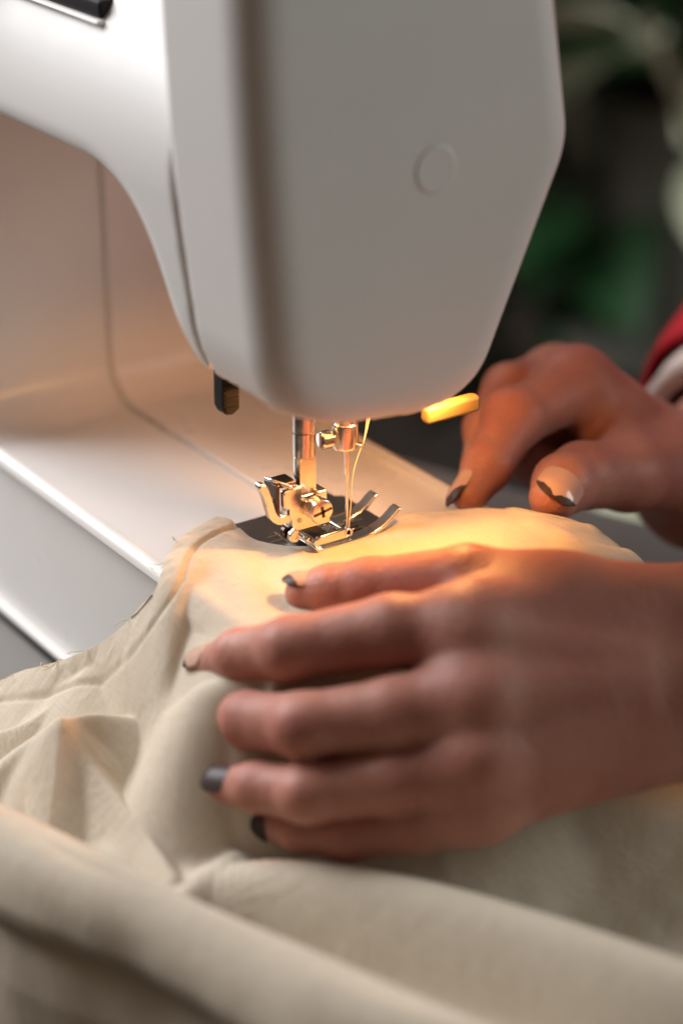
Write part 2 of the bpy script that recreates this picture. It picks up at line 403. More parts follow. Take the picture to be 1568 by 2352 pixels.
# dark slot of the carrying handle on top of the arm
sl = min((onz(150, 4, z) for z in np.arange(130, 190, .25)), key=lambda p: abs(p[0]-(-54+(p[2]-135)*32.5/36)))
obj('handle_slot', *box(sl[0]-1, sl[0]+9, sl[1]-22, sl[1]+60, sl[2]-1, sl[2]+4), M['black'], SM, bevel=1)
obj('handle_lip', *box(sl[0]-2.5, sl[0]+6, sl[1]-23, sl[1]+60, sl[2]-2.6, sl[2]-1.2), M['plastic_end'], SM, bevel=.8)

# needle plate
pl = [(-22.5, -34), (17, -34), (17, 26.5), (14.5, 28)] + [(9.2+5.6*math.cos(a), 29+5*math.sin(a)) for a in np.linspace(0, math.pi, 9)] + [(3.3, 28), (-21, 28), (-22.5, 26.5)]
plate = obj('needle_plate', *prism(pl, 'z', -1.0, .35), M['plate'], SM, bevel=.25, auto=30)
for x0, x1, y0, y1 in ((-19.5, -7.5, 11.0, 11.35), (-18, -8, 14.2, 14.5), (-19.5, -10, 8.0, 8.3), (-14.8, -14.45, 9, 16.2), (-12.6, -12.3, 10.4, 15), (5, 13, 12.2, 12.5), (5, 12, 9.2, 9.5), (5.5, 12, 15.4, 15.7), (4, 8, 18.5, 18.8)):
    obj('engraved_mark', *box(x0, x1, y0, y1, .36, .42), M['engrave'], plate, smooth=False)
for yy in (1.5, 3.5, 5.5):
    obj('feed_dog', *box(-11, 8, yy-.5, yy+.5, .36, .62), M['darksteel'], plate, smooth=False)

# presser bar
BX, BY, BR = -12.3, 3.6, 3.35
def circ(r, n=40, flat=None):
    out = []
    for k in range(n):
        a = 2*math.pi*k/n; x, y = r*math.cos(a), r*math.sin(a)
        if flat is not None: y = max(y, flat)
        out.append((BX+x, BY+y))
    return out
bar = obj('presser_bar', *prism(circ(BR), 'z', 29.2, 92), M['gold'], SM, auto=30, bevel=.25)
obj('bar_flat', *prism(circ(BR, 40, -1.9), 'z', 12, 29.2), M['gold'], bar, auto=30)
obj('bar_groove', *lathe((BX, BY, 36.5), (0, .12, 1), [(BR+.03, -.2), (BR+.06, 0), (BR+.03, .2)], 40), M['darksteel'], bar)
# ankle that carries the foot
hold = obj('foot_holder', *prism([(-22.2, 20.6), (-21.2, 21.4), (-16.2, 21.9), (-15.6, 21.2), (-15.6, 17.6), (-6.4, 13), (-6.0, 7.8), (-17.6, 8.0), (-18.9, 9.4), (-19.2, 12.2), (-20.0, 13.3), (-20, 15.6), (-22.0, 16.4)], 'y', -.6, 1.3), M['gold'], SM, bevel=.35, auto=30)
obj('holder_block', *box(-17.5, -8, 1.3, 8.5, 8.0, 17.6), M['gold'], hold, bevel=.4)
obj('holder_back_plate', *box(-23.6, -22.4, .9, 7.5, 13.6, 23.2), M['darksteel'], hold, bevel=.25)
obj('holder_top_plate', *box(-23.4, -16.4, 1.35, 7.6, 21.8, 23.1), M['darksteel'], hold, bevel=.35)
obj('spring_wire', *tube([(-24.0, 6.2, 23.9), (-22.6, 3.4, 23.6), (-20.2, -.2, 22.7), (-18.7, -.5, 22.0)], .62, 10), M['chrome'], hold)
obj('rivet', *lathe((-23.6, 3.4, 18.2), (-1, 0, 0), [(1.0, 0), (1.0, .25), (.7, .5), (.1, .55)], 18), M['steel'], hold)
obj('rivet', *lathe((-16.9, -.6, 11.4), (0, -1, 0), [(.85, 0), (.85, .06), (.6, .08), (.6, .02), (.1, .02)], 18), M['steel'], hold)
obj('clamp_nut', *box(-10.6, -6.9, -.4, 6.5, 13.5, 18.6), M['gold'], hold, bevel=.7)
# clamp screw with a crossed slot
sc = (-12.6, -.6, 15.0)
scr = obj('clamp_screw', *lathe(sc, (0, -1, 0), [(2.4, 0), (2.4, 1.0), (3.55, 1.4), (3.75, 1.9), (3.75, 4.9), (3.5, 5.5), (3.1, 5.7), (.2, 5.75)], 44), M['gold'], SM, auto=35)
for ang, L, wd in ((10, 3.1, .42), (100, 1.7, .5)):
    a = math.radians(ang); dx, dz = math.cos(a), math.sin(a)
    q = [(sc[0]+dx*s*L-dz*t*wd, sc[2]+dz*s*L+dx*t*wd) for s, t in ((-1, -1), (1, -1), (1, 1), (-1, 1))]
    obj('screw_slot', *prism(q, 'y', sc[1]-5.85, sc[1]-5.3), M['darksteel'], scr, smooth=False)
# release lever of the ankle
lp = spline([(-29.6, 24.6), (-28.3, 24.0), (-27.0, 21.4), (-25.9, 17.6), (-24.8, 14.2), (-22.8, 12.4), (-20.4, 12.3), (-16.8, 13.4)], 30)
wid = np.interp(np.linspace(0, 1, 30), [0, .08, .2, .6, .8, 1], [.75, 1.35, 1.15, 1.25, 1.5, 1.2])
tg = np.gradient(lp, axis=0); tg /= np.linalg.norm(tg, axis=1)[:, None]; nn = np.c_[-tg[:, 1], tg[:, 0]]
poly = [tuple(p) for p in lp+nn*wid[:, None]]+[tuple(p) for p in (lp-nn*wid[:, None])[::-1]]
obj('release_lever', *prism(poly, 'y', .2, 3.0), M['gold'], SM, bevel=.4, auto=40)
# pivot ears behind the ankle
obj('pivot_ring', *lathe((-17.9, .4, 6.2), (0, -1, 0), [(1.9, -1.2), (2.0, -.9), (2.0, .2), (1.7, .5), (1.0, .5), (.9, .2), (.1, .2)], 28), M['gold'], hold, auto=35)
obj('pivot_ring', *lathe((-18.6, 3.2, 6.6), (0, -1, 0), [(1.9, -1.2), (2.1, -.9), (2.1, .6), (1.7, .9), (.1, .9)], 28), M['darksteel'], hold, auto=35)
# presser foot
zf = .6
sole = [(-14.4, 2.6), (-13.4, 1.2), (-11.5, .75), (-4, .7), (3, .75), (7, 1.2), (10.5, 2.5), (13.4, 4.3), (16.2, 6.7)]
top = [(16.6, 7.3), (16.0, 7.7), (15.0, 7.2), (12.6, 5.3), (9.8, 3.6), (6.5, 2.4), (3, 1.95), (-4, 1.9), (-11, 1.95), (-12.8, 2.4), (-14.0, 3.4)]
side = [(x, z+zf) for x, z in sole+top]
heel = [(x, z+zf) for x, z in [(-14.4, 2.6), (-13.4, 1.2), (-11.5, .75), (-4, .7), (-1.5, .72), (-1.5, 1.92), (-4, 1.9), (-11, 1.95), (-12.8, 2.4), (-14.0, 3.4)]]
foot = obj('presser_foot', *prism(heel, 'y', -.75, 7.05), M['chrome'], SM, bevel=.25, auto=35)
obj('toe', *prism(side, 'y', -4.8, -.7), M['chrome'], foot, bevel=.45, seg=3, auto=50)
obj('toe', *prism(side, 'y', 7.0, 11.0), M['chrome'], foot, bevel=.45, seg=3, auto=50)
wall = [(-12.2, 2.0), (-1.2, 1.95), (-.2, 2.6), (.2, 3.8), (-.6, 5.0), (-2.0, 5.3), (-11.0, 5.2), (-12.2, 4.6)]
obj('side_wall', *prism([(x, z+zf) for x, z in wall], 'y', -3.4, -1.6), M['chrome'], foot, bevel=.3, auto=35)
obj('side_wall', *prism([(x, z+zf) for x, z in wall], 'y', 7.6, 9.4), M['chrome'], foot, bevel=.3, auto=35)
obj('channel_reflection', *box(-11.6, -5.0, -1.6, 7.6, 2.7, 3.3), M['black'], foot, bevel=.2)  # black sheet paints in the dark reflection between the walls
obj('cross_pin', *tube([(-13.2, -4.0, 4.2), (-13.2, 10.2, 4.2)], 1.0, 20), M['chrome'], foot, auto=40)
obj('cross_pin', *tube([(-14.9, -2.6, 5.2), (-14.9, 9.4, 5.2)], .85, 20), M['chrome'], foot, auto=40)
obj('hinge_pin', *lathe((-1.7, -3.4, 4.5), (0, -1, 0), [(1.35, 0), (1.35, .1), (1.15, .22), (.75, .22), (.7, .0), (.1, .0)], 26), M['steel'], foot)
obj('hinge_cross_bar', *tube([(-2.6, -1.4, 5.0), (-2.6, 7.6, 5.0)], .75, 16), M['steel'], foot, auto=40)

# needle bar, clamp and needle
nb = obj('needle_bar', *lathe((0, .9, 36), (0, 0, 1), [(2.6, -.4), (3.2, .2), (3.2, 56)], 36), M['gold'], SM, auto=35)
cl = obj('needle_clamp', *lathe((0, .9, 29.2), (0, 0, 1), [(2.6, 0), (3.6, .5), (3.9, 1.4), (3.9, 7.6), (3.5, 8.2)], 36), M['gold'], SM, auto=35)
obj('clamp_thumb_screw', *lathe((-3.2, 1.2, 33.2), (-1, .1, 0), [(1.2, 0), (1.2, 1.2), (2.5, 1.4), (2.7, 1.8), (2.7, 4.6), (2.3, 5.0), (.1, 5.0)], 18), M['chrome'], cl, auto=20)
obj('thread_guide', *tube([(1.5, -2.6, 31.2), (3.5, -3.2, 30.6), (4.6, -1.6, 30.2), (4.0, .6, 30.2)], .35, 8), M['steel'], cl)
obj('collar', *lathe((0, .9, 40.2), (0, 0, 1), [(3.3, 0), (4.6, .3), (4.6, 3.6), (3.3, 4.0)], 6), M['gold'], cl, auto=20)
obj('needle', *lathe((0, 0, -4), (0, 0, 1), [(.02, 0), (.30, 2.2), (.40, 4), (.42, 20), (.50, 22.5), (.82, 25), (.82, 35)], 18), M['gold'], SM, auto=50)
# ribbed lifter tab, threader lever and lamp under the head
lt = empty('buttonhole_lever', (-31, 14, 44)); lt.parent = SM; lt.location = Vector((-31, 14, 44))*S-SM.location
obj('lever_body', *prism([(-34.2, 60), (-28.6, 60), (-28.6, 44.6), (-31.0, 43.2), (-33.2, 43.6), (-34.2, 45.8)], 'y', 11.4, 16.5), M['black'], lt, bevel=.5)
for k in range(7): obj('grip_rib', *box(-33.4, -29.0, 11.0, 11.5, 45.2+k*1.35, 45.8+k*1.35), M['black'], lt, bevel=.15)
obj('threader_lever', *box(12.4, 31.2, -22.2, -18.0, 41.2, 46.2), M['amber'], SM, bevel=1.2, seg=3)
LB = np.array([13.0, -25.0, 61.0])
obj('lamp_bulb', *lathe(LB, (0, 0, -1), [(1.0, -5), (2.6, -4), (2.9, 0), (2.4, 1.8), (1.2, 2.8), (.1, 3.1)], 24), M['bulb'], SM)
l = bpy.data.lights.new('machine_lamp', 'POINT'); l.energy = .30; l.color = (1.0, .44, .13); l.shadow_soft_size = .005
lo_ = bpy.data.objects.new('machine_lamp', l); COL.objects.link(lo_); lo_.location = Vector(LB+np.array([0, 0, -6.5]))*S

# ------------------------------------------------------------------ thread
th = empty('sewing_thread', (0, 0, 30), 'cream thread running down beside the needle into the presser foot', 'thread')
obj('needle_thread', *tube(spline([(4.4, -1.4, 30.4), (1.6, -1.0, 22), (.9, -.8, 12), (.55, -.5, 3.5), (3.0, .6, 2.9)], 30), .17, 6), M['thread'], th)
obj('supply_thread', *tube(spline([(7.4, -3.4, 56), (6.6, -3.2, 44), (4.9, -2.6, 34), (4.4, -1.6, 30.4)], 20), .17, 6), M['thread'], th)
obj('supply_thread', *tube(spline([(5.4, -4.0, 56), (5.0, -3.8, 44), (4.4, -3.0, 35), (3.6, -3.1, 31)], 20), .15, 6), M['thread'], th)

# ------------------------------------------------------------------ fabric
def W(l): return np.array([onz(*p) for p in l])
def WX(l): return np.array([(lambda r: CAM+r*(p[2]-CAM[0])/r[0])(ray(p[0], p[1])) for p in l])   # a measured point on the plane x
Tc = W([(490, 1195, 5), (520, 1203, 2.5), (545, 1222, 1.2), (580, 1242, 1), (620, 1250, 1), (690, 1257, 1), (780, 1250, 1), (840, 1230, 1), (880, 1204, 1.6), (914, 1185, 2.2), (1034, 1174, 3), (1150, 1172, 4), (1240, 1185, 5), (1330, 1205, 3), (1425, 1250, -3)])
Hc = np.concatenate([W([(490, 1195, 5), (455, 1210, 5.5), (420, 1235, 5), (385, 1280, 3.5)]), WX([(362, 1330, -60), (350, 1370, -62), (330, 1410, -64), (300, 1435, -66), (250, 1460, -70), (200, 1482, -74), (100, 1528, -82), (0, 1575, -90)]), W([(-300, 1715, -58)])])
Rc = W([(1425, 1250, -3), (1435, 1300, -14), (1600, 1450, -34), (1900, 1800, -52), (2000, 2200, -58)])
Bc = W([(-300, 1715, -58), (-400, 2300, -58), (-200, 2650, -58), (700, 2750, -58), (1700, 2700, -58), (2000, 2200, -58)])
ctrl = np.concatenate([Tc, Hc, Rc, Bc, W([(560, 1300, 1.5), (600, 1420, 1.5), (784, 1350, 1.2), (1000, 1330, 2), (900, 1420, 1), (480, 1330, 1), (200, 1600, -37), (0, 1750, -52), (300, 1800, -50), (0, 1870, -56), (600, 1950, -50), (500, 1750, -44), (600, 1680, -34), (1000, 2050, -54), (1000, 1800, -38), (1250, 1700, -26), (1568, 1900, -50), (1568, 1650, -36), (784, 1600, -22), (784, 2352, -57), (0, 2352, -57), (1568, 2352, -57), (1300, 1900, -50), (1430, 2000, -56)]), WX([(420, 1400, -60), (450, 1530, -69), (560, 1500, -60), (380, 1480, -68)])])
def rbf_fit(P, val, lam=1e-3):
    r = np.linalg.norm(P[:, None]-P[None], axis=2); n = len(P)
    K = np.where(r > 0, r*r*np.log(np.maximum(r, 1e-9)), 0)+lam*100*np.eye(n); Q = np.c_[np.ones(n), P]
    A = np.block([[K, Q], [Q.T, np.zeros((3, 3))]]); return np.linalg.solve(A, np.r_[val, 0, 0, 0])
PC = ctrl[:, :2]/10
_, ui = np.unique(PC.round(2), axis=0, return_index=True); PC = PC[ui]; ZC = ctrl[ui, 2]
co = rbf_fit(PC, ZC, .01)
def zbase(X, Y):
    out = np.zeros(X.size); Pq = np.c_[X.ravel(), Y.ravel()]/10
    for i in range(0, len(Pq), 20000):
        q = Pq[i:i+20000]; r = np.linalg.norm(q[:, None]-PC[None], axis=2)
        out[i:i+20000] = np.where(r > 0, r*r*np.log(np.maximum(r, 1e-9)), 0)@co[:-3]+co[-3]+q@co[-2:]
    return out.reshape(X.shape)
def along(P, n):
    d = np.r_[0, np.cumsum(np.linalg.norm(np.diff(P, axis=0), axis=1))]
    return spline(P, n)
NU, NV = 300, 340
def resamp(P, t): q = spline(P, 900); return np.stack([np.interp(t, np.linspace(0, 1, 900), q[:, i]) for i in range(2)], 1)
US = np.linspace(0, 1, NU)**1.45
tT, tB = resamp(Tc[:, :2], US), resamp(Bc[:, :2], US)
tH, tR = spline(Hc[:, :2], NV), spline(Rc[:, :2], NV)
us = np.linspace(0, 1, NU)**1.45; u = us[None, :, None]; v = (np.linspace(0, 1, NV)**1.0)[:, None, None]
XY = (1-v)*tT[None]+v*tB[None]+(1-u)*tH[:, None]+u*tR[:, None] \
   - ((1-u)*(1-v)*tT[0]+u*(1-v)*tT[-1]+(1-u)*v*tB[0]+u*v*tB[-1])
X, Y = XY[..., 0], XY[..., 1]
def noise2(X, Y, sc, seed):
    r = np.random.default_rng(seed); out = 0
    for i in range(7):
        a = r.uniform(0, 2*math.pi); f = r.uniform(.6, 1.5)/sc; ph = r.uniform(0, 6.3)
        out = out+np.sin(2*math.pi*f*(X*math.cos(a)+Y*math.sin(a))+ph)
    return out/7
Z = zbase(X, Y)
Z = Z+noise2(X, Y, 45, 3)*1.1*np.clip(-Z/15, 0, 1)+noise2(X, Y, 17, 5)*.35
E0, E1 = onz(0, 1866, -32), onz(1050, 2350, -33)          # line along which the cloth drops over the table edge
def edge_s(x, y):
    tx, ty = E1[0]-E0[0], E1[1]-E0[1]; L = math.hypot(tx, ty); q = ((x-E0[0])*ty-(y-E0[1])*tx)/L
    return q if ((CAM[0]-E0[0])*ty-(CAM[1]-E0[1])*tx) > 0 else -q
def front_fall(X, Y, Z):
    s_ = edge_s(X, Y)+noise2(X, Y, 95, 33)*5+noise2(X, Y, 40, 34)*1.5; t = np.maximum(s_, 0); q = np.clip((s_+2)/6, 0, 1); q = q*q*(3-2*q)
    a = np.minimum(t/25, 1)*math.radians(78)
    zr = -31-19*(1-np.cos(a))-np.maximum(t-25, 0)*1.25
    h = 15.5*np.sin(a)-3.6*np.clip((t-25)/7, 0, 1)**2+3.5*np.clip((t-34)/10, 0, 1)+.16*np.maximum(t-44, 0)+noise2(X, Y, 70, 21)*1.8*np.clip((t-14)/14, 0, 1)+noise2(X, Y, 26, 22)*.5*np.clip((t-6)/14, 0, 1)
    tx, ty = E1[0]-E0[0], E1[1]-E0[1]; L = math.hypot(tx, ty); nx, ny = ty/L, -tx/L
    if (CAM[0]-E0[0])*nx+(CAM[1]-E0[1])*ny < 0: nx, ny = -nx, -ny
    d = np.where(s_ > 0, h-t, 0)
    return X+nx*d, Y+ny*d, Z*(1-q)+np.where(s_ > 0, zr, Z)*q
def crest(Z, pts, zc, drop, wd, k=4, near=None, tent=False):
    C3 = np.array([onz(x, y, z if z is not None else zc) for x, y, z in pts]); C3 = spline(C3, 60)
    d2 = np.full(X.shape, 1e9); zz = np.zeros(X.shape)
    for c in C3:
        q = (X-c[0])**2+(Y-c[1])**2; m = q < d2; d2 = np.where(m, q, d2); zz = np.where(m, c[2], zz)
    d = np.sqrt(d2)
    if near:                                     # steeper on the side that faces the viewer
        cx, cy = C3[:, 0].mean(), C3[:, 1].mean(); tx, ty = C3[-1, :2]-C3[0, :2]; L = math.hypot(tx, ty)
        sd = ((X-cx)*ty-(Y-cy)*tx)/L; sd = sd if ((CAM[0]-cx)*ty-(CAM[1]-cy)*tx) > 0 else -sd
        q = 1/(1+np.exp(-sd/2.0)); wd = wd*(1-q)+near*q
    if tent: return smax(Z, zz-drop*(np.sqrt((d/wd)**2+.012)-.11), k)
    return smax(Z, zz-drop*((d/wd)**2), k)
Z = crest(Z, [(-150, 1800, -36), (0, 1866, -32), (200, 1962, -30), (430, 2078, -30), (700, 2195, -31), (1050, 2350, -33), (1300, 2460, -38)], 0, 16, 15, 4, 8.5)
Z = crest(Z, [(440, 2015, -47), (640, 1990, -42), (900, 2025, -38), (1200, 2105, -36), (1568, 2225, -35), (1850, 2310, -36)], 0, 16, 18, 6, 14)
Z = crest(Z, [(140, 1652, -28), (230, 1640, -31), (390, 1665, -33), (480, 1690, -36)], 0, 14, 12, 1.2, tent=True)
Z = crest(Z, [(135, 1650, -28), (215, 1760, -37), (310, 1880, -42), (400, 2010, -45)], 0, 14, 11, 1.2, tent=True)
Z = crest(Z, [(-80, 1830, -48), (40, 1720, -38), (140, 1652, -28)], 0, 14, 15, 1.5, tent=True)
Z = crest(Z, [(540, 1960, -46), (470, 2010, -46), (400, 2060, -46)], 0, 12, 9, 3)
# thin creases in the loose cloth on the left
for a_, b_, c_ in (((-60, 1700, -46.5), (60, 1660, -42), (150, 1600, -37)), ((230, 1560, -31), (330, 1600, -33), (430, 1680, -37)), ((250, 1500, -25), (330, 1530, -25.5), (420, 1585, -28)),
                   ((170, 1830, -47), (190, 1760, -42), (150, 1680, -34)), ((380, 1560, -25), (370, 1640, -32), (395, 1740, -39)), ((20, 1800, -50), (90, 1850, -50), (190, 1890, -51)),
                   ((330, 1720, -42), (390, 1800, -45), (470, 1870, -47))):
    Z = crest(Z, [a_, b_, c_], 0, 9, 11, .8, tent=True)
# ridge between the lit top and the side that falls away
Z = crest(Z, [(492, 1199, 5), (530, 1280, 4), (570, 1350, 3), (612, 1425, 2)], 0, 3.2, 9, 2)
Z = crest(Z, [(1230, 1192, 7), (1310, 1228, 6.5), (1380, 1252, 3), (1428, 1262, -1)], 0, 5, 7, 2)
Z = crest(Z, [(1180, 1178, 5), (1290, 1200, 6), (1350, 1212, 3)], 0, 5, 5, 2)
# rests on the bed and on the table
ex = np.maximum.reduce([-56-X, X-51, -48-Y]); ex = np.maximum(ex, -20)
bedtop = np.where(ex < -4, 1.0, np.where(ex < 2.5, 1.0-np.clip((ex+4)/6.5, 0, 1)**2*6, -5-(ex-2.5)*9))
Z = np.maximum(smax(Z, bedtop, 1.5), bedtop); Z = smax(Z, np.full(Z.shape, -60.8), 2)
# hem: folded band along the free edges with a puckered stitching line
jj = np.arange(NV)[:, None]*np.ones((1, NU))
dH = np.full(X.shape, 1e9)
for c in tH[::2]: dH = np.minimum(dH, (X-c[0])**2+(Y-c[1])**2)
dH = np.sqrt(dH); band = 1/(1+np.exp((dH-6.2)/.25))
puck = noise2(X*1.0, Y*1.0, 6.5, 11)+.6*noise2(X, Y, 3.2, 12)
Z = Z+band*(.7+.16*puck)-.55*np.exp(-((dH-6.9)/.7)**2)+.22*puck*np.exp(-(np.maximum(dH-6, 0)/7)**2)*np.clip((14-Z)/18, .15, 1)
dT = np.full(X.shape, 1e9)
for c in tT[::2]: dT = np.minimum(dT, (X-c[0])**2+(Y-c[1])**2)
dT = np.sqrt(dT); sel = (X > 14)
Z = Z+np.where(sel, .5/(1+np.exp((dT-2.5)/.2)), 0)
X, Y, Z = front_fall(X, Y, Z)
fabv = np.stack([X, Y, Z], 2).reshape(-1, 3)
ff = [(j*NU+i, j*NU+i+1, (j+1)*NU+i+1, (j+1)*NU+i) for j in range(NV-1) for i in range(NU-1)]
FB = empty('fabric', (-40, -60, -60), 'cream cotton fabric draped over the machine bed and under the presser foot', 'fabric')
fab = obj('cloth_sheet', fabv, ff, M['fabric'], FB)
uvl = fab.data.uv_layers.new(name='UVMap')
xyz = fabv*S; arr = np.zeros((len(fab.data.loops), 2)); li = np.zeros(len(fab.data.loops), int); fab.data.loops.foreach_get('vertex_index', li)
arr[:, 0] = xyz[li, 0]+.5*xyz[li, 2]; arr[:, 1] = xyz[li, 1]-.35*xyz[li, 2]; uvl.data.foreach_set('uv', arr.ravel())
so = fab.modifiers.new('thickness', 'SOLIDIFY'); so.thickness = .0004; so.offset = -1
# frayed yarn ends along the hem
for k in range(16):
    t = rng.uniform(.12, .78); b = np.r_[tH[int(t*NV)], 0]; j = int(t*NV); b[2] = Z[j, 1]
    L = rng.uniform(2.5, 8); a = rng.uniform(2.0, 4.2); e = b+np.array([math.cos(a)*L, math.sin(a)*L*.6, rng.uniform(-1, 2.5)])
    obj('loose_yarn', *tube(spline([b+np.array([1.5, 0, .2]), b, (b+e)/2+rng.normal(0, .8, 3), e], 10), .11, 5), M['thread'], FB)
# ------------------------------------------------------------------ hands
PE = empty('person', (120, -60, -40), 'person in red knit sleeves guiding cream fabric with both hands, dark-tipped nails', 'person')
def hand_mesh(fingers, palm, extra, dents, lo_pad=14, h=1.0, k_palm=9):
    def f(X, Y, Z):
        d = None
        for a, b, ra, rb in palm:
            c = cone(X, Y, Z, a, b, ra, rb); d = c if d is None else smin(d, c, k_palm)
        for a, b, ra, rb, k in extra:
            d = smin(d, cone(X, Y, Z, a, b, ra, rb), k)
        allf = None
        for ch in fingers:
            g = None
            for (a, ra), (b, rb) in zip(ch[:-1], ch[1:]):
                c = cone(X, Y, Z, a, b, ra, rb); g = c if g is None else smin(g, c, 2.5)
            allf = g if allf is None else smin(allf, g, 1.0)
        d = smin(d, allf, 6)
        for a, b, r, k in dents: d = smax(d, -cone(X, Y, Z, a, b, r, r), k)
        return d
    P = [np.array(q[0]) for ch in fingers for q in ch]+[np.array(q) for p in palm for q in p[:2]]
    P = np.array(P); V, Fq = nets(f, P.min(0)-22, P.max(0)+22, h)
    return V, Fq
def nail(name, a, b, r, dorsal, parent, wid=.82, ln=11.5, over=2.2, mats=None, lift=.25, tip=.86):
    a, b = np.array(a), np.array(b); ax = (b-a)/np.linalg.norm(b-a); n = np.array(dorsal, float); n -= ax*(n@ax); n /= np.linalg.norm(n); s = np.cross(ax, n)
    NUu, NVv = 30, 40; V = []; Fc = []; mi = []
    for j in range(NVv+1):
        tv = j/NVv
        q = ln*tv-(ln-r*.78-over)
        half = 1.0
        if tv < .3: half = math.sqrt(max(1-((.3-tv)/.3)**2, .04))*.96+.04
        if tv > .5: half = math.sqrt(max(1-((tv-.5)/.52)**2, .03))
        for i in range(NUu+1):
            uu = (2*i/NUu-1)*half; th_ = uu*math.radians(66)*wid
            rr = r+lift-.5*max(0, tv-.55)**2*r
            V.append(b+ax*q+rr*(math.cos(th_)*n+math.sin(th_)*s)-n*(.9*max(0, q-r*.3)**2/r*.35))
    for j in range(NVv):
        for i in range(NUu):
            Fc.append((j*(NUu+1)+i, j*(NUu+1)+i+1, (j+1)*(NUu+1)+i+1, (j+1)*(NUu+1)+i))
            uu = abs(2*(i+.5)/NUu-1); tv = (j+.5)/NVv
            mi.append(1 if tv > tip-.30*uu else 0)
    o = obj(name, V, Fc, mats or [M['nail'], M['nail_dark']], parent)
    o.data.polygons.foreach_set('material_index', mi)
    so = o.modifiers.new('t', 'SOLIDIFY'); so.thickness = .0006; so.offset = 0
    return o
def A(x, y, d): return at(x, y, d)
toC = -FWD
# left hand: palm down, fingers pointing to the left of the picture
Lm = dict(i=A(1085, 1450, 556), m=A(1105, 1600, 548), r=A(1105, 1742, 546), p=A(1090, 1838, 550))
L_i = [(Lm['i'], 10.6), (A(900, 1450, 556), 9.6), (A(665, 1490, 560), 8.2), (A(550, 1504, 572), 6.9), (A(475, 1526, 584), 4.7)]
L_m = [(Lm['m'], 11.2), (A(900, 1640, 546), 9.2), (A(695, 1666, 548), 8.4), (A(570, 1652, 562), 7.2), (A(524, 1630, 580), 5.6)]
L_r = [(Lm['r'], 10.6), (A(900, 1795, 545), 8.2), (A(705, 1824, 546), 7.5), (A(585, 1808, 554), 6.2), (A(518, 1802, 562), 4.7)]
L_p = [(Lm['p'], 9.4), (A(960, 1890, 552), 7.8), (A(800, 1915, 554), 7.0), (A(690, 1905, 560), 6.0), (A(618, 1888, 568), 5.0)]
L_t = [(A(1290, 1390, 572), 13.5), (A(1075, 1338, 575), 10.2), (A(850, 1350, 585), 8.2), (A(760, 1358, 588), 7.4), (A(702, 1362, 589), 5.8)]
W1, W2, W3 = A(1640, 1440, 575), A(1640, 1545, 566), A(1620, 1640, 570)
EL = [A(2150, 1400, 640), A(2150, 1500, 630), A(2150, 1580, 635)]
Lpalm = [(Lm['i'], W1, 12, 14), (Lm['m'], W2, 12.4, 15), (Lm['r'], W3, 11.6, 14), (Lm['p'], W3, 10, 13), (Lm['i'], Lm['p'], 10.5, 9), (A(1290, 1390, 572), W1, 13.5, 14),
         (W1, EL[0], 15, 22), (W2, EL[1], 16, 22), (W3, EL[2], 14, 22), (A(1200, 1420, 568), A(1200, 1700, 560), 13, 13)]
Lextra = [(A(1075, 1455, 549), A(1060, 1452, 549.5), 4.8, 4.8, 8), (A(1100, 1600, 541), A(1085, 1602, 541), 5.2, 5.2, 8), (A(1100, 1742, 540), A(1085, 1744, 540), 4.8, 4.8, 8),
          (A(705, 1668, 543.5), A(688, 1670, 543.5), 4.6, 4.6, 6), (A(712, 1824, 541.5), A(696, 1824, 541.5), 4.0, 4.0, 6), (A(680, 1486, 556), A(655, 1488, 556), 5.0, 5.0, 6)]
for mk in ('i', 'm', 'r'):            # tendons
    Lextra.append((Lm[mk]+toC*8.5, Lm[mk]*.35+W2*.65+toC*10.0, 2.4, 1.2, 7))
Ldents = [(A(610, 1470, 549), A(612, 1500, 549), 1.2, 1.6), (A(598, 1470, 551), A(600, 1500, 551), 1.0, 1.5)]
V, Fc = hand_mesh([L_i, L_m, L_r, L_p, L_t], Lpalm, Lextra, Ldents, h=1.05)
hl = obj('left_hand', V, Fc, M['skin'], PE)
nail('fingernail', L_i[-2][0], L_i[-1][0], 5.0, UP*.55+toC*.35-RIGHT*.3, hl, over=2.4)
nail('fingernail', L_m[-2][0], L_m[-1][0], 5.8, -RIGHT*1.0+UP*.3, hl, over=1.6)
nail('fingernail', L_r[-2][0], L_r[-1][0], 5.0, toC*.8+UP*.45-RIGHT*.2, hl, over=2.0, ln=11.0, wid=.74, lift=.12, mats=[M['nail_dark'], M['nail_dark']])
nail('fingernail', L_p[-2][0], L_p[-1][0], 5.2, toC*.9-UP*.25, hl, over=1.8, ln=9.5, wid=.74, lift=.12, mats=[M['nail_dark'], M['nail_dark']])
nail('thumbnail', L_t[-2][0], L_t[-1][0], 5.8, UP*.9+toC*.25, hl, over=1.4, ln=11.5)
# right hand: index finger pressing the fabric, thumb tip turned to the viewer
R_i = [(A(1322, 885, 692), 10.4), (A(1180, 962, 668), 9.2), (A(1118, 1072, 655), 7.6), (A(1078, 1136, 649), 5.6)]
R_m = [(A(1275, 870, 716), 10.2), (A(1168, 895, 698), 8.6), (A(1118, 985, 684), 7.6), (A(1106, 1062, 676), 6.0)]
R_r = [(A(1340, 930, 722), 10), (A(1225, 1000, 708), 8.2), (A(1225, 1062, 696), 7.2), (A(1290, 1092, 694), 6)]
R_p = [(A(1400, 980, 730), 9), (A(1320, 1050, 716), 7.4), (A(1300, 1100, 706), 6.4), (A(1340, 1130, 700), 5.6)]
R_t = [(A(1545, 1078, 698), 14.5), (A(1440, 1088, 674), 11.4), (A(1335, 1092, 656), 10.2), (A(1292, 1112, 646), 9.2), (A(1270, 1143, 640), 7.4)]
RW1, RW2 = A(1590, 1105, 722), A(1605, 1125, 716)
RE = A(1940, 540, 960)
